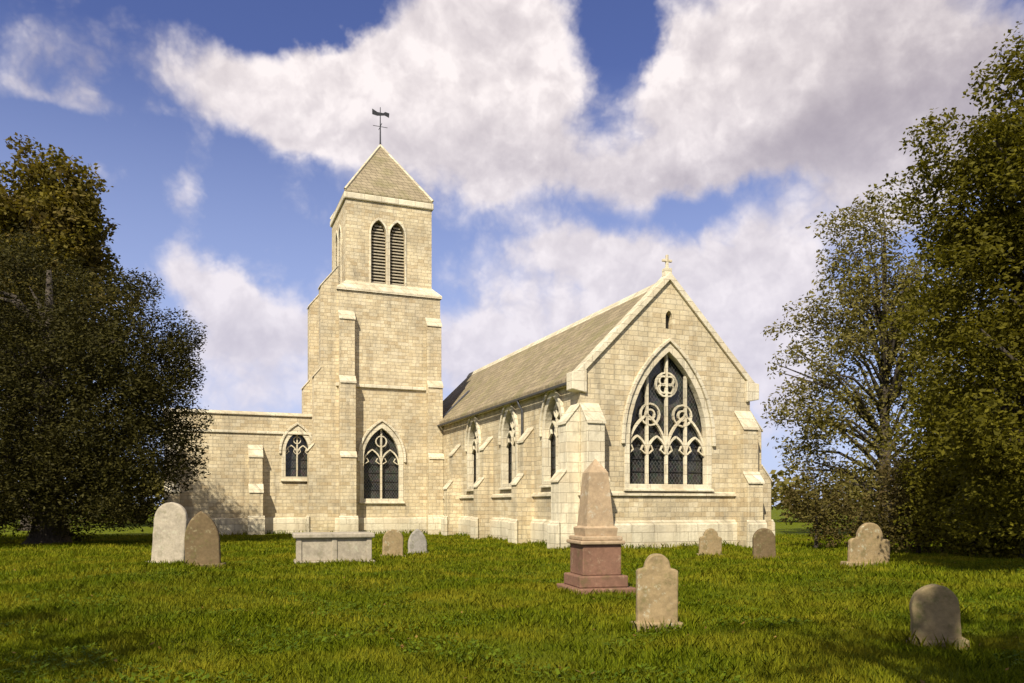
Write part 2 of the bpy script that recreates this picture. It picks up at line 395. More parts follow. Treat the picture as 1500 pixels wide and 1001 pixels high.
BASES = []
def make_grass():
    m, N, b = mat('grass_blades')
    g = N.new('ShaderNodeNewGeometry'); r = g.outputs['Random Per Island']
    p = N.new('ShaderNodeTexCoord').outputs['Object']
    n = N.noise(p, .5, 4, .6)
    c = N.mix(r, (.056,.086,.002), (.190,.214,.005))
    c = N.mix(N.rng(n, .44, .62, 0, .8), c, (.25,.222,.012))
    c = N.mix(N.rng(N.noise(p, .22, 3, .6), .52, .66, 0, .5), c, (.05,.085,.003))
    N.put(b.inputs['Base Color'], c); b.inputs['Roughness'].default_value = .7; b.inputs['Specular IOR Level'].default_value = .08
    t = N.new('ShaderNodeBsdfTranslucent'); N.put(t.inputs[0], c)
    mx = N.new('ShaderNodeMixShader'); mx.inputs[0].default_value = .3
    N.nt.links.new(b.outputs[0], mx.inputs[1]); N.nt.links.new(t.outputs[0], mx.inputs[2]); N.nt.links.new(mx.outputs[0], N.nt.nodes['Material Output'].inputs[0])
    parts = []
    for (y0, y1, dens, h, w) in ((5.5, 10, 1500, .075, .008), (10, 16, 650, .09, .013), (16, 26, 260, .10, .022), (26, 48, 90, .12, .04)):
        hw = lambda y: y*.72+2.5
        area = (y1-y0)*(hw(y0)+hw(y1)); k = int(area*dens)
        y = rng.uniform(y0, y1, k); x = rng.uniform(-1, 1, k)*hw(y)
        clump = np.sin(x*2.1+np.sin(y*1.3)*2)*np.sin(y*2.4+np.sin(x*1.7)*2)
        hh = h*rng.uniform(.5, 1.3, k)*(1+.35*clump); a = rng.uniform(0, 2*np.pi, k); lean = rng.uniform(.1, .9, k)*hh
        z = ground_z(x, y)-.01
        c_, s_ = np.cos(a), np.sin(a); la = a+rng.uniform(.8, 2.3, k)
        base = np.stack([x, y, z], 1); side = np.stack([c_*w/2, s_*w/2, np.zeros(k)], 1)
        mid = base+np.stack([np.cos(la)*lean*.35, np.sin(la)*lean*.35, hh*.6], 1)
        tip = base+np.stack([np.cos(la)*lean, np.sin(la)*lean, hh], 1)
        parts.append(np.stack([base-side, base+side, mid+side*.7, tip, mid-side*.7], 1))
    # longer, unmown grass round the foot of the stones and along the walls
    for (bx, by_, ax, ay, rz, k, h) in BASES:
        D = max(6, by_); wd = max(.008, D*.0011)
        e = rng.uniform(0, 4, k); q = rng.uniform(-1, 1, k); off = np.abs(rng.normal(0, .07+h*.25, k))
        lx = np.where(e < 2, q*(ax+.08), np.sign(e-3)*(ax+off)); ly = np.where(e < 2, np.sign(e-1)*(ay+off), q*(ay+.08))
        x = bx+lx*math.cos(rz)-ly*math.sin(rz); y = by_+lx*math.sin(rz)+ly*math.cos(rz)
        hh = h*rng.uniform(.35, 1.25, k)*np.clip(1.2-off*3, .3, 1); a = rng.uniform(0, 2*np.pi, k); lean = rng.uniform(.1, .7, k)*hh; z = ground_z(x, y)-.01
        la = a+rng.uniform(.8, 2.3, k); base = np.stack([x, y, z], 1); side = np.stack([np.cos(a)*wd/2, np.sin(a)*wd/2, np.zeros(k)], 1)
        mid = base+np.stack([np.cos(la)*lean*.35, np.sin(la)*lean*.35, hh*.6], 1); tip = base+np.stack([np.cos(la)*lean, np.sin(la)*lean, hh], 1)
        parts.append(np.stack([base-side, base+side, mid+side*.7, tip, mid-side*.7], 1))
    o = quads_mesh('grass', np.concatenate(parts), m)
    tag(o, 'short yellow green grass growing over the whole churchyard', 'grass', kind='stuff')

# ------------------------------------------------------------------ the church
U = Vector((.930, .367, 0)); ANG = math.atan2(.367, .93)
C0 = Vector((2.83, 33, 0))
church = empty('church', C0, ANG, 'cream stone church with a square tower and a tall gabled east end', 'church')
GW, EAVE, APEX, LEN = 8.56, 7.0, 11.35, 27.0; HX = GW/2
east = lambda a, b, t: (a, t, b)            # wall facing the camera: plane (x, z), depth along y
south = lambda a, b, t: (t, a, b)           # long wall: plane (y, z), depth along x

def window(parent_wall, fn, cx, w, z0, zs, k, t_out, t_in, lights, sgn=1, tracery=True, hood=True, trans=None):
    """a traceried window: dressed frame, mullions and leaded glass. t_out = wall face, t_in = depth of the glass"""
    d = 1 if t_in > t_out else -1
    fr = MB(); o = arch(cx, w+.5, z0-.22, zs, k*.96); i = arch(cx, w, z0, zs, k)
    fr.ring(o, i, fn, t_out-.035*d, t_out+.32*d)
    fobj = fr.build('window_frame', ASHLAR, parent_wall, .02)
    if hood:
        h = MB(); oo = arch(cx, w+.86, zs-.12, zs, k*.93)[1:]; ii = arch(cx, w+.5, zs-.12, zs, k*.96)[1:]
        # drip mould: a band over the arch only
        n = len(oo); pts = [((a[0]+b[0])/2, (a[1]+b[1])/2) for a, b in zip(oo, ii)]
        pts = pts[1:]+[(pts[-1][0], zs-.16)]; pts[0] = (pts[0][0], zs-.16) if False else pts[0]
        h.strip([(2*cx-pts[-1][0], zs-.16)]+pts[:-1]+[pts[-1]], .15, fn, t_out-.12*d, t_out+.05*d)
        h.build('hood_mould', ASHLAR, fobj, .02)
    s = MB(); s.prism([(t_out-.14*d, z0-.30), (t_out-.14*d, z0-.24), (t_out+.3*d, z0-.02), (t_out+.3*d, z0-.30)],
                      (lambda a, b, t: fn(t, b, a)), cx-w/2-.3, cx+w/2+.3)
    s.build('sill', ASHLAR, fobj)
    tm = MB(); lw = w/lights; mb = .11 if w > 2 else .085; ta, tb = t_out+.16*d, t_out+.30*d
    top = arch_top(w, zs, k)
    def inside(x):         # height of the arch soffit at x
        q = abs(x-cx); r = k*w; return zs+math.sqrt(max(0, r*r-(q+r-w/2)**2))
    for j in range(1, lights):
        x = cx-w/2+j*lw; tm.box(*([x-mb/2, x+mb/2, 0, 1, 0, 1])) if False else tm.prism([(x-mb/2, z0), (x+mb/2, z0), (x+mb/2, inside(x)), (x-mb/2, inside(x))], fn, ta, tb)
    if tracery and lights > 1:
        hs = zs-.15*w
        for j in range(lights):
            c = cx-w/2+(j+.5)*lw; a = arch(c, lw, 0, hs, .95)[2:]
            tm.strip(a, mb*.8, fn, ta+.01, tb-.01)
            # cusps
            for sg in (-1, 1): tm.strip([(c+sg*lw*.42, hs+.05), (c+sg*lw*.20, hs+.22), (c+sg*lw*.30, hs+.42)], mb*.5, fn, ta+.02, tb-.02)
        # tracery head
        def circ(x, z, r): tm.strip([(x+r*math.cos(t*math.pi/8), z+r*math.sin(t*math.pi/8)) for t in range(16)], mb*.7, fn, ta+.015, tb-.015, True)
        if lights >= 3:
            rise = top-zs; zt = zs+rise*.64; circ(cx, zt, w*.135)
            for sg in (-1, 1):
                circ(cx+sg*w*.21, zs+rise*.30, w*.12); tm.strip(arch(cx+sg*w*.25, w*.5, 0, hs, 1.05)[2:], mb*.9, fn, ta, tb-.005)
                circ(cx+sg*w*.21, zs+rise*.30, w*.055)
            for q in range(4):
                t = q*math.pi/2+math.pi/4; circ(cx+math.cos(t)*w*.062, zt+math.sin(t)*w*.062, w*.05)
        else: circ(cx, zs+.5*w, w*.15)
    if lights > 1: tm.build('tracery', ASHLAR, fobj)
    g = MB(); gi = arch(cx, w+.04, z0-.02, zs, k); g.prism(gi, fn, t_in-.02*d, t_in+.02*d)
    g.build('glass', GLASS, fobj)
    bars = MB(); nb = int((zs-z0)/.55)
    for q in range(1, nb+1): bars.prism([(cx-w/2, z0+q*.55-.012), (cx+w/2, z0+q*.55-.012), (cx+w/2, z0+q*.55+.012), (cx-w/2, z0+q*.55+.012)], fn, t_in-.06*d, t_in-.035*d)
    if nb > 0: bars.build('saddle_bar', IRON, fobj)
    return i

# walls
o = arch(HX, 3.9+.5, 2.5-.22, 4.35, 1.2)
slit = arch(HX, .34, 9.25, 9.75, 1)
gable = MB().holed([(0, -.4), (GW, -.4), (GW, EAVE), (HX, APEX), (0, EAVE)], [o, slit], east, 0, .75).build('gable_wall', STONE, church)
window(church, east, HX, 3.9, 2.5, 4.35, 1.25, 0, .42, 4)
MB().prism(slit, east, .3, .34).build('vent_slit', IRON, church)
SW = [2.75, 8.1, 13.7]
holes = [arch(y, 1.8+.5, 2.7-.22, 4.9, .96) for y in SW]
MB().holed([(.75, -.4), (LEN, -.4), (LEN, EAVE), (.75, EAVE)], holes, south, 0, .75).build('side_wall', STONE, church)
for y in SW: window(church, south, y, 1.8, 2.7, 4.9, 1.0, 0, .42, 2)
MB().box(GW-.75, GW, .75, LEN, -.4, EAVE).build('far_wall', STONE, church)
MB().prism([(0.75, -.4), (GW-.75, -.4), (GW-.75, EAVE), (HX, APEX-.9), (.75, EAVE)], east, LEN-.75, LEN).build('end_wall', STONE, church)
# plinth and string courses
pl = MB()
prof = [(-.16, -.4), (-.16, .75), (0, .95), (.02, .95), (.02, -.4)]
pl.prism(prof, (lambda a, b, t: (t, a, b)), -.16, GW+.16)
pl.prism(prof, (lambda a, b, t: (a, t, b)), .03, 20.4)
pl.build('plinth', ASHLAR, church, .012)
st = MB(); prof = [(-.10, 2.0), (-.10, 2.07), (0.0, 2.18), (.02, 2.18), (.02, 2.0)]
st.prism(prof, (lambda a, b, t: (t, a, b)), -.10, GW+.10); st.prism(prof, (lambda a, b, t: (a, t, b)), .03, 20.4)
st.build('string_course', ASHLAR, church)
# roof
sl = (APEX-EAVE)/HX
def roof_side(sg):
    mb = MB(); e = -.26; th = .16
    x = lambda q: q if sg < 0 else GW-q
    mb.prism([(x(e), EAVE+e*sl+.02), (x(HX), APEX+.02-.12), (x(HX), APEX+.02+th-.12), (x(e-.02), EAVE+e*sl+th+.02)], east, .42, LEN+.1)
    return mb
rf = roof_side(-1).build('roof', ROOF, church)
roof_side(1).build('roof', ROOF, church)
fl = MB(); fl.prism([(-.27, EAVE-.27*sl+.20), (1.9, EAVE+1.9*sl+.20), (1.9, EAVE+1.9*sl+.24), (-.27, EAVE-.27*sl+.24)], east, 20.05, 20.48)
fl.build('flashing', LEAD, rf)
rd = MB(); y = .45
while y < LEN:
    rd.prism([(HX-.22, APEX-.16), (HX, APEX+.16), (HX+.22, APEX-.16), (HX, APEX-.02)], east, y, y+.52); y += .55
rd.build('ridge_tile', ASHLAR, rf)
gut = MB(); gut.prism([(-.42, EAVE-.26), (-.40, EAVE-.34), (-.32, EAVE-.36), (-.27, EAVE-.30), (-.27, EAVE-.25)], east, .5, 20.4)
gut.build('gutter', LEAD, church)
pp = MB(); pp.tube([(-.34, 6.1, EAVE-.34), (-.26, 6.1, EAVE-.6), (-.11, 6.1, EAVE-.8), (-.11, 6.1, .1)], [.055]*4, 8); pp.build('downpipe', LEAD, church, smooth=True)
cor = MB(); cor.prism([(-.16, EAVE-.32), (-.16, EAVE-.22), (0, EAVE-.12), (.02, EAVE-.12), (.02, EAVE-.32)], (lambda a, b, t: (a, t, b)), .5, 20.4); cor.build('eaves_course', ASHLAR, church)
# gable coping, kneelers, cross
cp = MB(); cw = .30
for sg in (-1, 1):
    X = lambda q: HX+sg*(HX-q)
    cp.prism([(X(-.30), EAVE-.33), (X(HX), APEX), (X(HX), APEX+.36), (X(-.34), EAVE-.33+.33)], east, -.12, .46)
cp.build('coping', ASHLAR, church, .025)
for sg in (-1, 1):
    X = lambda q: HX+sg*(HX-q); k = MB()
    k.prism([(X(-.42), EAVE-.62), (X(.25), EAVE-.75), (X(.25), EAVE+.2), (X(-.42), EAVE+.1)], east, -.13, .47); k.build('kneeler', ASHLAR, church, .03)
cr = MB(); cr.box(HX-.16, HX+.16, 0, .32, APEX+.2, APEX+.55); cr.prism([(HX-.06, APEX+.5), (HX+.06, APEX+.5), (HX+.05, APEX+1.15), (HX-.05, APEX+1.15)], east, .1, .22)
cr.prism([(HX-.24, APEX+.84), (HX+.24, APEX+.84), (HX+.24, APEX+.95), (HX-.24, APEX+.95)], east, .105, .215)
cr.build('gable_cross', ASHLAR, church, .02)
# buttresses: stepped profile, (projection, height)
def buttress(parent, base, out, width, steps, z0=-.4, m=None):
    """base: a point on the wall at the middle of the buttress; out: unit 2d direction away from the wall; steps: [(projection, top)]"""
    ox, oy = out; px_, py_ = -oy, ox
    prof = [(-.05, z0), (steps[0][0], z0)]
    for i, (p, z) in enumerate(steps):
        prof.append((p, z))
        nxt = steps[i+1][0] if i+1 < len(steps) else 0
        prof.append((nxt, z+(p-nxt)*1.25))
    prof.append((-.05, prof[-1][1]))
    fn = lambda a, b, t: (base[0]+ox*a+px_*t, base[1]+oy*a+py_*t, b)
    ob = MB().prism(prof, fn, -width/2, width/2).build('buttress', m or STONE, parent, .02)
    for i, (p, z) in enumerate(steps):
        nxt = steps[i+1][0] if i+1 < len(steps) else 0
        MB().prism([(p+.06, z-.07), (p+.06, z+.02), (nxt, z+(p-nxt)*1.25+.08), (nxt, z+(p-nxt)*1.25-.02)], fn, -width/2-.04, width/2+.04).build('weathering', ASHLAR, ob, .015)
    MB().prism([(steps[0][0]+.003, z0), (steps[0][0]+.14, z0), (steps[0][0]+.14, .75), (steps[0][0]+.003, .95)], fn, -width/2-.1, width/2+.1).build('foot', ASHLAR, ob, .015)
    return ob
bs = [(.95, 2.6), (.62, 5.0)]
buttress(church, (.42, 0), (0, -1), .8, bs, m=ASHLAR); buttress(church, (GW-.42, 0), (0, -1), .8, bs)
buttress(church, (0, .46), (-1, 0), .8, bs, m=ASHLAR); buttress(church, (GW, .46), (1, 0), .8, [(1.25, 2.7), (.7, 5.0)])
for y in (5.3, 10.9, 16.5): buttress(church, (0, y), (-1, 0), .7, [(.85, 2.6), (.5, 4.6)])

# the tower, standing against the long wall
TX0, TX1, TY0, TY1 = -6.6, 0.0, 20.5, 27.0
ux0, ux1, uy0, uy1 = -6.05, -.45, 20.95, 26.55
ZS, ZT = 15.2, 21.3
cx = -3.85
tw = MB()
dw = arch(cx, 2.3+.5, 2.0-.22, 4.5, .96)
tw.holed([(TX0, -.4), (TX1, -.4), (TX1, ZS), (TX0, ZS)], [dw], east, TY0, TY0+.9)
tw.box(TX0, TX0+.9, TY0+.9, TY1, -.4, ZS); tw.box(TX1-.9, TX1, TY0+.9, TY1, 5, ZS); tw.box(TX0+.9, TX1-.9, TY1-.9, TY1, -.4, ZS)
tower = tw.build('tower', STONE, church)
window(tower, east, cx, 2.3, 2.0, 4.5, 1.0, TY0, TY0+.45, 2) if False else window(church, east, cx, 2.3, 2.0, 4.5, 1.0, TY0, TY0+.45, 2)
bcx = (ux0+ux1)/2-.1
be = [arch(bcx+s*.61, .98, 15.65, 19.0, 1) for s in (-1, 1)]
bell = MB().holed([(ux0, ZS), (ux1, ZS), (ux1, ZT), (ux0, ZT)], be, east, uy0, uy0+.7)
by = (uy0+uy1)/2
bsd = [arch(by+s*.61, .98, 15.65, 19.0, 1) for s in (-1, 1)]
bell.holed([(uy0+.7, ZS), (uy1, ZS), (uy1, ZT), (uy0+.7, ZT)], bsd, south, ux0, ux0+.7)
bell.box(ux1-.7, ux1, uy0+.7, uy1, ZS, ZT); bell.box(ux0+.7, ux1-.7, uy1-.7, uy1, ZS, ZT)
bobj = bell.build('belfry_stage', STONE, church)
for s in (-1, 1):
    for c, side in ((bcx+s*.61, 0), (by+s*.61, 1)):
        lv = MB()
        for i in range(20):
            z = 15.67+i*.2; w = .48 if z < 18.9 else max(.06, .48-(z-18.9)*.46)
            t0 = ux0 if side else uy0
            lv.prism([(t0+.18, z), (t0+.52, z+.24), (t0+.52, z+.28), (t0+.18, z+.05)], (lambda a, b, t: (a, t, b)) if side else (lambda a, b, t: (t, a, b)), c-w, c+w)
        lv.build('louvre', LOUVRE, bobj)
for s in (-1, 1):
    MB().ring(arch(bcx+s*.61, 1.2, 15.52, 19.0, .98), arch(bcx+s*.61, .98, 15.65, 19.0, 1), east, uy0-.05, uy0+.1).build('louvre_surround', ASHLAR, bobj, .015)
    MB().ring(arch(by+s*.61, 1.2, 15.52, 19.0, .98), arch(by+s*.61, .98, 15.65, 19.0, 1), south, ux0-.05, ux0+.1).build('louvre_surround', ASHLAR, bobj, .015)
def band(x0, x1, y0, y1, z, h, p):
    mb = MB()
    for a, b, c, d in ((x0-p, x1+p, y0-p, y0+.002), (x0-p, x1+p, y1-.002, y1+p), (x0-p, x0+.002, y0+.002, y1-.002), (x1-.002, x1+p, y0+.002, y1-.002)):
        mb.box(a, b, c, d, z, z+h)
    return mb
band(TX0, TX1, TY0, TY1, 9.0, .22, .14).build('string_course', ASHLAR, church, .04)
band(TX0, TX1, TY0, TY1, -.4, 1.2, .2).build('plinth', ASHLAR, church, .06)
# weathered set-off between the stages
so = MB(); a = [(TX0-.1, TY0-.1), (TX1+.1, TY0-.1), (TX1+.1, TY1+.1), (TX0-.1, TY1+.1)]; b = [(ux0, uy0), (ux1, uy0), (ux1, uy1), (ux0, uy1)]
so.add([p+(ZS-.15,) for p in a]+[p+(ZS+.02,) for p in a]+[p+(ZS+.6,) for p in b], [(i, (i+1) % 4, 4+(i+1) % 4, 4+i) for i in range(4)]+[(4+i, 4+(i+1) % 4, 8+(i+1) % 4, 8+i) for i in range(4)])
so.build('set_off', ASHLAR, church)
band(ux0, ux1, uy0, uy1, ZT-.35, .42, .12).build('cornice', ASHLAR, church, .06)
# pyramid cap
e = .06; tx = (ux0+ux1)/2; ty = (uy0+uy1)/2; ZA = 25.9
cap = MB(); cap.add([(ux0-e, uy0-e, ZT+.08), (ux1+e, uy0-e, ZT+.08), (ux1+e, uy1+e, ZT+.08), (ux0-e, uy1+e, ZT+.08),
                     (ux0-e, uy0-e, ZT+.2), (ux1+e, uy0-e, ZT+.2), (ux1+e, uy1+e, ZT+.2), (ux0-e, uy1+e, ZT+.2), (tx, ty, ZA)],
                    [(3,2,1,0), (0,1,5,4), (1,2,6,5), (2,3,7,6), (3,0,4,7), (4,5,8), (5,6,8), (6,7,8), (7,4,8)])
cap.build('tower_cap', ROOF_T, church)
hip = MB()
for x, y in ((ux0-e, uy0-e), (ux1+e, uy0-e), (ux1+e, uy1+e), (ux0-e, uy1+e)): hip.tube([(x, y, ZT+.22), (tx, ty, ZA+.03)], [.09, .08], 6)
hip.build('hip_tile', ASHLAR, church)
wv = MB(); wv.tube([(tx, ty, ZA-.2), (tx, ty, ZA+.3), (tx, ty, ZA+2.6)], [.09, .05, .025], 8)
for q in range(8):
    t = q*math.pi/4; 
for dx, dy in ((1, 0), (-1, 0), (0, 1), (0, -1)): wv.tube([(tx, ty, ZA+1.3), (tx+dx*.5, ty+dy*.5, ZA+1.3)], [.02, .02], 6)
wv.prism([(-.55, 2.05), (-.2, 2.0), (.3, 2.1), (.6, 2.0), (.62, 2.3), (.35, 2.35), (.2, 2.25), (-.2, 2.25), (-.55, 2.42)], (lambda a, b, t: (tx+a, ty+t, ZA+b)), -.012, .012)
wv.build('weathervane', IRON, church)
tb = [(1.75, 5.0), (1.45, 9.6), (1.05, 15.2)]
buttress(church, (TX0, TY0+.55), (-1, 0), .95, tb); buttress(church, (TX0, TY1-.55), (-1, 0), .95, tb)
tb2 = [(.9, 4.6), (.7, 9.2), (.4, 13.2)]
buttress(church, (TX0+.5, TY0), (0, -1), .95, tb2); buttress(church, (TX1-.5, TY0), (0, -1), .95, tb2)

# the low wing on the left of the tower
WX0, WX1, WY0, WY1, WE = -16.6, -6.6, 22.4, 30.0, 7.2
wcx = -8.85
MB().holed([(WX0, -.4), (WX1, -.4), (WX1, WE), (WX0, WE)], [arch(wcx, 1.45+.5, 3.4-.22, 5.0, .96)], east, WY0, WY0+.7).build('wing_wall', STONE, church)
window(church, east, wcx, 1.45, 3.4, 5.0, 1.0, WY0, WY0+.42, 2)
MB().box(WX0, WX0+.7, WY0+.7, WY1-.7, -.4, WE).build('wing_wall', STONE, church)
MB().box(WX0, WX1, WY1-.7, WY1, -.4, WE).build('wing_wall', STONE, church)
MB().box(WX0+.7, WX1, WY0+.7, WY1-.7, WE-.7, WE-.55).build('wing_roof', LEAD, church)
pc = MB(); pc.prism([(WY0-.1, WE), (WY0-.1, WE+.1), (WY0+.3, WE+.26), (WY0+.76, WE+.1), (WY0+.76, WE)], south, WX0-.1, WX1); pc.build('parapet_coping', ASHLAR, church, .02)
pc = MB(); pc.prism([(WX0-.1, WE), (WX0-.1, WE+.1), (WX0+.3, WE+.25), (WX0+.76, WE+.1), (WX0+.76, WE)], east, WY0+.77, WY1+.1); pc.build('parapet_coping', ASHLAR, church, .02)
band(WX0, WX1, WY0, WY1, WE-1.15, .18, .1).build('string_course', ASHLAR, church, .04)
band(WX0, WX1, WY0, WY1, -.4, 1.2, .14).build('plinth', ASHLAR, church, .05)
for x in (WX0+.45, -11.4): buttress(church, (x, WY0), (0, -1), .8, [(.9, 2.4), (.55, 4.6)])

# ------------------------------------------------------------------ gravestones and the monument
WEAR = bpy.data.textures.new('stone_wear', 'CLOUDS'); WEAR.noise_scale = .16; WEAR.noise_depth = 4
def weather(o, D, amt=.022):
    "worn, slightly uneven old stone"
    r = o.modifiers.new('remesh', 'REMESH'); r.mode = 'VOXEL'; r.voxel_size = max(.011, D*.0011); r.use_smooth_shade = True
    d = o.modifiers.new('wear', 'DISPLACE'); d.texture = WEAR; d.strength = amt; d.mid_level = .5; d.texture_coords = 'GLOBAL'
    return o
def headstone(px, D, w, h, t, m, label, shape='round', rz=0, lean=0, tilt=0, base=True):
    p = at(px, D); p.z = ground_z(p.x, p.y)-.03
    root = empty('gravestone', p, rz, label, 'gravestone', 'gravestones in the churchyard')
    root.rotation_euler = (tilt, lean, rz); BASES.append((p.x, p.y, w*.62, t*1.05, rz, 420, .17))
    prof = [(-w/2, -.15), (w/2, -.15)]
    if shape == 'round':
        prof += [(w/2*math.cos(i*math.pi/14), h-w/2+w/2*math.sin(i*math.pi/14)) for i in range(15)]
    elif shape == 'shoulder':
        s = w*.18; prof += [(w/2, h-w*.42), (w/2-s*.4, h-w*.36), (w/2-s, h-w*.36)]+[((w/2-s)*math.cos(i*math.pi/12), h-w*.36+w*.36*math.sin(i*math.pi/12)) for i in range(1, 12)]+[(-w/2+s, h-w*.36), (-w/2+s*.4, h-w*.36), (-w/2, h-w*.42)]
    elif shape == 'gothic':
        prof += arch(0, w, 0, h-w*.8, 1)[2:]
    else:
        prof += [(w/2, h-w*.12), (w*.25, h-w*.02), (0, h), (-w*.25, h-w*.02), (-w/2, h-w*.12)]
    weather(MB().prism(prof, east, -t/2, t/2).build('slab', m, root, .02), D)
    if base:
        b = MB(); b.box(-w*.62, w*.62, -t*1.05, t*1.05, -.12, .13); b.build('base', m, root, .02)
    return root
def cross_stone(px, D, h, m, label, rz=0, name='cross_memorial'):
    p = at(px, D); p.z = ground_z(p.x, p.y)-.03
    root = empty(name, p, rz, label, 'memorial')
    s = MB(); s.box(-.5, .5, -.4, .4, -.1, .22); s.box(-.36, .36, -.28, .28, .22, .45); s.build('step', m, root, .02)
    c = MB(); a = h*.11
    c.prism([(-a*.75, .45), (a*.75, .45), (a*.55, h*.66), (a*2.2, h*.66), (a*2.2, h*.80), (a*.55, h*.80), (a*.5, h), (-a*.5, h), (-a*.55, h*.80), (-a*2.2, h*.80), (-a*2.2, h*.66), (-a*.55, h*.66)], east, -.09, .09)
    c.build('cross', m, root, .015); return root

# tall monument in front of the east end
def monument():
    p = at(872, 15.2); p.z = ground_z(p.x, p.y)-.02
    root = empty('monument', p, .25, 'tall tapering buff stone monument on a reddish stepped base before the east window', 'monument')
    BASES.append((p.x, p.y, .60, .60, .25, 900, .15))
    s = MB(); s.box(-.60, .60, -.60, .60, -.12, .20); s.box(-.48, .48, -.48, .48, .20, .42); s.build('step', G_RED, root, .025)
    d = MB(); d.box(-.38, .38, -.38, .38, .42, 1.0); d.build('pedestal', G_RED, root, .02)
    c = MB(); c.box(-.44, .44, -.44, .44, 1.0, 1.07); c.box(-.40, .40, -.40, .40, 1.07, 1.15); c.build('pedestal_cap', G_BUFF, root, .02)
    o = MB()
    rings = [(.31, 1.15), (.33, 1.3), (.27, 1.34), (.19, 2.35), (.0, 2.62)]
    for (a, z), (a2, z2) in zip(rings, rings[1:]):
        o.add([(-a,-a,z),(a,-a,z),(a,a,z),(-a,a,z),(-a2,-a2,z2),(a2,-a2,z2),(a2,a2,z2),(-a2,a2,z2)], [(0,1,5,4),(1,2,6,5),(2,3,7,6),(3,0,4,7)])
    o.build('obelisk', G_BUFF, root, .012)
monument()
def chest_tomb(px, D, L, W, H, m, label, rz):
    p = at(px, D); p.z = ground_z(p.x, p.y)
    root = empty('chest_tomb', p, rz, label, 'tomb')
    BASES.append((p.x, p.y, L/2+.12, W/2+.12, rz, 900, .17))
    MB().box(-L/2-.12, L/2+.12, -W/2-.12, W/2+.12, -.15, .12).build('base', m, root, .025)
    b = MB(); b.box(-L/2, L/2, -W/2, W/2, .12, H-.1)
    for x in (-L/2-.02, -.07, L/2-.12):
        b.box(x, x+.14, -W/2-.03, -W/2+.01, .12, H-.1)
    b.build('chest', m, root, .012)
    MB().box(-L/2-.1, L/2+.1, -W/2-.1, W/2+.1, H-.1, H+.03).build('top_slab', m, root, .03)
chest_tomb(488, 22.5, 2.0, .95, .85, G_PALE, 'pale stone chest tomb on the grass in front of the tower', .3)
headstone(246, 21.5, .95, 1.75, .14, G_PALE, 'pale round topped headstone at the right edge of the dark yew', 'round', -.15, .05, -.04)
headstone(298, 20.0, .85, 1.4, .13, G_BROWN, 'brown pointed headstone beside the pale one near the yew', 'gothic', .1, -.03, .03)
headstone(962, 9.9, .52, .98, .11, G_TAN, 'small tan headstone standing alone in the grass before the monument', 'shoulder', .12, .02, -.05)
headstone(1372, 8.9, .50, .74, .12, G_MOSS_SHADE, 'squat mossy brown headstone, shade in its colour, nearest the right edge of the lawn', 'round', -.2, -.06, .05)
headstone(1272, 20.5, 1.15, 1.15, .14, G_TAN, 'broad tan headstone in front of the shrubs on the right', 'shoulder', .2, .04, 0)
headstone(575, 27, .7, 1.0, .12, G_TAN, 'tan headstone in front of the tower window', 'round', .25, .03, 0)
headstone(612, 29, .7, .95, .12, G_GREY, 'small grey headstone right of the tower window', 'gothic', .3, -.03, 0)
headstone(1040, 27, .8, 1.0, .13, G_TAN, 'tan headstone under the right part of the east window', 'shoulder', .2, .03, 0)
headstone(1120, 25, .75, 1.05, .13, G_BROWN, 'brown headstone at the right corner of the church', 'round', .2, -.04, 0)

# ------------------------------------------------------------------ trees
def leaves(centres, radii, per, size, aspect=1.8, droop=.2, flat=.75):
    P = []
    for (c, r) in zip(centres, radii):
        k = max(8, int(per*r*r))
        d = rng.normal(size=(k, 3)); d /= np.linalg.norm(d, axis=1)[:, None]
        q = d*(r*rng.uniform(.25, 1, k)**.55)[:, None]*np.array([1, 1, flat])
        pos = np.array(c)+q
        ax = rng.normal(size=(k, 3)); ax[:, 2] = ax[:, 2]*.5-droop; ax /= np.linalg.norm(ax, axis=1)[:, None]
        nn = rng.normal(size=(k, 3))+d*.6+np.array([0, 0, .5]); sd = np.cross(ax, nn); sd /= np.linalg.norm(sd, axis=1)[:, None]+1e-9
        s = size*rng.uniform(.6, 1.35, k)[:, None]
        P.append(np.stack([pos, pos+ax*s*.5+sd*s/aspect/2, pos+ax*s, pos+ax*s*.5-sd*s/aspect/2], 1))
    return np.concatenate(P)

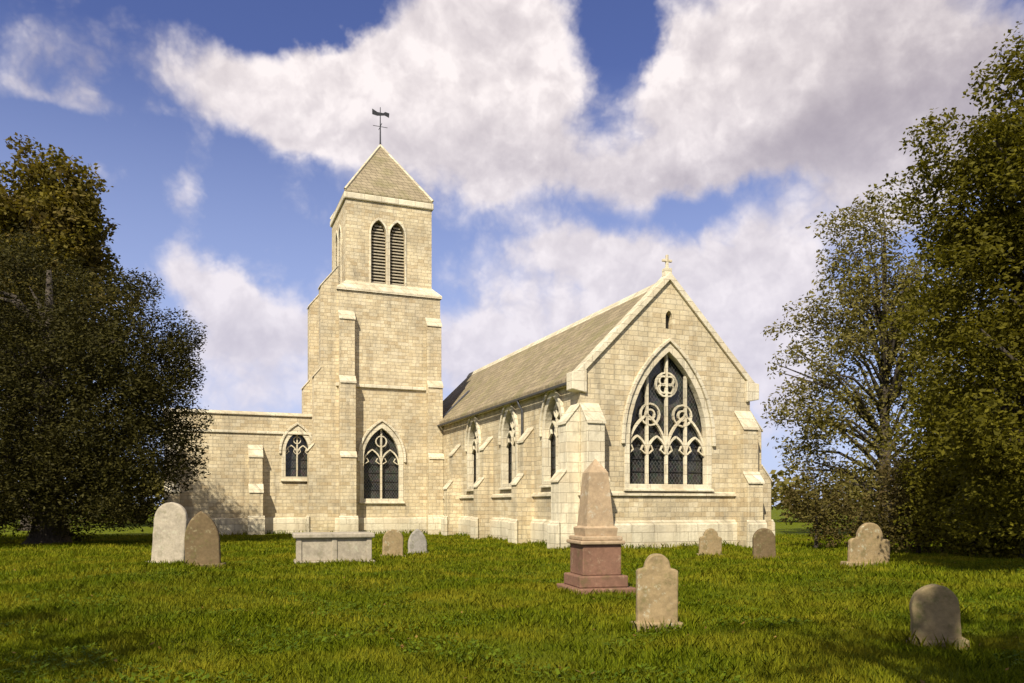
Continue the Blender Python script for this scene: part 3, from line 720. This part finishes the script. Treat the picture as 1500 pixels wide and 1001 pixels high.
def tree(name, label, cat, base, trunk_r, lobes, nclump, clump_r, per, size, mat_, fill=.75, aspect=1.8, droop=.2, trunk_h=None, group=None, limbs=26):
    """lobes: ellipsoids (dx, dy, z, rx, ry, rz) that the clumps of leaves are spread through, mostly near the surface"""
    base = Vector(base); root = empty(name, base, 0, label, cat, group)
    vol = [l[3]*l[4]*l[5] for l in lobes]; tot = sum(vol); cs = []; rs = []
    for l, v in zip(lobes, vol):
        for _ in range(max(4, int(nclump*v/tot))):
            d = rng.normal(size=3); d /= np.linalg.norm(d)
            u = rng.uniform(fill, 1.0) if rng.random() < .75 else rng.uniform(.3, fill)
            cs.append((l[0]+d[0]*u*l[3], l[1]+d[1]*u*l[4], l[2]+d[2]*u*l[5])); rs.append(clump_r*rng.uniform(.55, 1.35))
    keep = [(c, r) for c, r in zip(cs, rs) if c[2] > .5]; cs = [k[0] for k in keep]; rs = [k[1] for k in keep]
    quads_mesh('crown', leaves(cs, rs, per, size, aspect, droop), mat_, root)
    tr = MB(); top = max(l[2]+l[5]*.5 for l in lobes); th = trunk_h or min(l[2]-l[5] for l in lobes)+1.5
    th = max(th, 1.5)
    main = max(range(len(lobes)), key=lambda i: vol[i]); m = lobes[main]
    tr.tube([(0, 0, -.2), (.02, 0, .25), (.05, .03, th*.5), (m[0]*.25, m[1]*.25, th), (m[0]*.7, m[1]*.7, (th+top)/2), (m[0], m[1], top)], [trunk_r*1.7, trunk_r*1.15, trunk_r, trunk_r*.85, trunk_r*.5, trunk_r*.12], 12)
    idx = rng.permutation(len(cs))[:limbs]
    for i in idx:
        c = Vector(cs[i]); z0 = max(th*.75, min(c.z-1.0, top*.85)*rng.uniform(.55, .9)); f = max(0, (z0-th)/(top-th+.01))
        s = Vector((m[0]*min(1, .25+f), m[1]*min(1, .25+f), z0)); mid = s.lerp(c, .5)+Vector((0, 0, .12*(c-s).length))
        tr.tube([s, mid, c], [trunk_r*.32*(1-f*.6), trunk_r*.2*(1-f*.5), .02], 6)
    tr.build('trunk', BARK, root, smooth=True)
    return root

# the dark yew on the left
b = at(72, 37)
tree('yew_tree', 'huge dark dense yew filling the left side beside the church', 'tree', (b.x, b.y, float(ground_z(b.x, b.y))), .8,
     [(0, 0, 5.6, 5.6, 5.5, 5.4), (-5.5, 1, 6.5, 4.6, 4.6, 6.4), (3.6, -.5, 8.6, 3.4, 3.4, 4.0), (3.9, -1.2, 6.4, 3.7, 3.2, 4.4), (4.6, -1, 7.6, 2.6, 2.4, 3.2), (4.3, -1.4, 5.0, 2.8, 2.4, 2.8), (2.2, -1.5, 3.2, 2.8, 3, 3.0), (-2.5, 0, 11, 4.6, 4, 3.6), (-6, -2, 3, 4.6, 3.4, 3.2), (3.9, -1, 3.7, 3.2, 3, 2.7), (-1, -3, 2.6, 4.0, 2.4, 2.6)],
     1000, .9, 330, .165, L_YEW, .7, 2.6, .25)
b = at(45, 58)
tree('lime_tree', 'tall yellowish green tree rising behind the dark yew', 'tree', (b.x, b.y, float(ground_z(b.x, b.y))), .6,
     [(0, 0, 19.8, 4.6, 4.5, 8.2), (-5, 1, 18, 5, 4.5, 8), (2.5, 0, 15.5, 4.4, 4, 7), (1.8, 0, 22.6, 3.8, 3.4, 5.0), (3.4, 0, 21.6, 2.6, 2.8, 4.4)], 480, 1.25, 90, .34, L_LIME, .55, 1.5, .2)
# pale open tree to the right of the church
b = at(1296, 47)
tree('broadleaf_tree', 'open pale green tree with sky showing through, right of the church', 'tree', (b.x, b.y, float(ground_z(b.x, b.y))), .42,
     [(0, 0, 13, 4.6, 4, 7.6), (-4.2, 0, 9.2, 3.1, 3, 6.4), (3.4, .4, 11, 3.8, 3.2, 7), (-2.2, 0, 5, 4.8, 3, 4.2), (3.5, 0, 5, 3.8, 3, 4.2), (-1.4, 0, 16.5, 2.8, 2.6, 4)], 470, .95, 96, .26, L_WILLOW, .45, 2.4, .45, limbs=80)
# the dark tree at the right edge
b = at(1575, 17)
tree('broadleaf_tree', 'dark spreading tree reaching in from the right edge', 'tree', (b.x, b.y, float(ground_z(b.x, b.y))), .34,
     [(.2, 0, 7.6, 2.8, 3, 4.0), (-1.7, .3, 8.0, 1.9, 2, 1.9), (-1.8, 0, 5.7, 2.1, 2, 2.0), (-1.2, -.3, 3.5, 2.5, 2, 2.0), (.1, 0, 10.9, 1.4, 1.6, 1.6), (-2.3, .3, 9.0, 1.5, 1.5, 1.1), (-.6, .5, 2.0, 2.0, 1.8, 1.5)], 560, .56, 640, .115, L_DARK, .5, 2.0, .35, trunk_h=3, limbs=60)
# two unseen trees added behind the viewpoint to shade the near grass
tree('added_shade_tree', 'broad unseen tree added behind the viewpoint to shade the near left grass', 'tree', (-10.6, -2.2, 0), .4,
     [(0, 0, 9, 4.0, 4, 4), (2.2, 1, 7.5, 2.5, 2.5, 2.5), (-2, 1, 10, 3, 3, 2.5)], 110, 1.0, 55, .30, L_DARK, .5, 1.7, .2, trunk_h=5)
tree('added_shade_tree', 'unseen tree added behind the viewpoint to shade the near right grass', 'tree', (.3, -3.4, 0), .4,
     [(0, 0, 12, 2.8, 3, 2.8), (2.4, .5, 12.5, 2.4, 2.4, 2.4)], 44, .8, 45, .30, L_DARK, .5, 1.7, .2, trunk_h=5.5)
# shrubs behind the graves on the right
def shrub(px, D, w, h, label, m=None, n=40):
    b = at(px, D)
    return tree('shrub', label, 'shrub', (b.x, b.y, float(ground_z(b.x, b.y))), .07, [(0, 0, h*.5, w/2, w/2*.8, h*.55), (w*.2, 0, h*.35, w*.4, w*.35, h*.4)], n, h*.2, 260, .14, m or L_SHRUB, .5, 1.7, .1, trunk_h=.6, group='shrubs along the right of the churchyard', limbs=10)
shrub(1195, 34, 3.0, 3.3, 'brownish shrub at the right corner of the church')
shrub(1262, 33, 2.8, 2.0, 'low olive shrub behind the grey headstones')
shrub(1345, 30, 3.8, 4.4, 'taller green shrub under the pale open tree', L_SHRUB, 90)
shrub(1425, 27, 4.4, 6.4, 'dark shrub beside the tree at the right edge', L_DARK, 110)
shrub(1495, 26, 4.0, 6.6, 'darkest tall shrub behind the trunk at the right edge', L_DARK, 110)
# a far hedge closes the view
def hedge():
    P = []; cs = []; rs = []
    for i in range(260):
        a = R(-62+124*i/259); d = 95+8*math.sin(i*.7); cs.append((math.sin(a)*d*1.05, math.cos(a)*d, rng.uniform(.5, 4.5))); rs.append(rng.uniform(1.6, 3.0))
    o = quads_mesh('far_treeline', leaves(cs, rs, 26, .7, 1.5, .1), L_WILLOW); tag(o, 'low line of far trees along the horizon behind the churchyard', 'treeline', kind='stuff')
hedge()
# long grass along the church walls
def wall_grass(x0, x1, y0, y1, k):
    c = C0+Matrix.Rotation(ANG, 3, 'Z') @ Vector(((x0+x1)/2, (y0+y1)/2, 0)); BASES.append((c.x, c.y, (x1-x0)/2, (y1-y0)/2, ANG, k, .26))
wall_grass(-.3, GW+.3, -.25, 1, 2600); wall_grass(-.3, 1, -.25, 20, 3600); wall_grass(TX0-.3, TX1, TY0-.3, TY0+1, 1400); wall_grass(WX0, WX1, WY0-.3, WY0+1, 1800)
make_grass()
# broad leaved weeds and a few fallen leaves lying in the turf
def litter(name, label, cat, k, m, size, up, clump):
    y = rng.uniform(5.8, 24, k*4); x = rng.uniform(-1, 1, k*4)*(y*.7+2)
    keep = (np.sin(x*1.3+np.sin(y*.9)*2.2)*np.sin(y*1.1+np.sin(x*1.9)) > clump)
    x, y = x[keep][:k], y[keep][:k]; n = len(x); z = ground_z(x, y)+rng.uniform(.02, up, n)
    a = rng.uniform(0, 2*np.pi, n); tl = rng.uniform(.1, .6, n); s_ = size*rng.uniform(.6, 1.4, n)
    ax = np.stack([np.cos(a)*np.cos(tl), np.sin(a)*np.cos(tl), np.sin(tl)], 1); sd = np.stack([-np.sin(a), np.cos(a), rng.uniform(-.3, .3, n)], 1)
    P = np.stack([x, y, z], 1); L = s_[:, None]
    o = quads_mesh(name, np.stack([P, P+ax*L*.45+sd*L*.26, P+ax*L, P+ax*L*.45-sd*L*.26], 1), m); tag(o, label, cat, kind='stuff')
litter('weeds', 'low broad leaved weeds growing in patches in the turf', 'weeds', 16000, leaf_mat('weed_leaves', (.045,.075,.004), (.12,.16,.008), None, .25), .06, .07, .35)
litter('fallen_leaves', 'dry brown fallen leaves scattered over the grass', 'leaves', 420, leaf_mat('dry_leaves', (.10,.055,.012), (.26,.16,.04), None, .15), .06, .09, -.6)
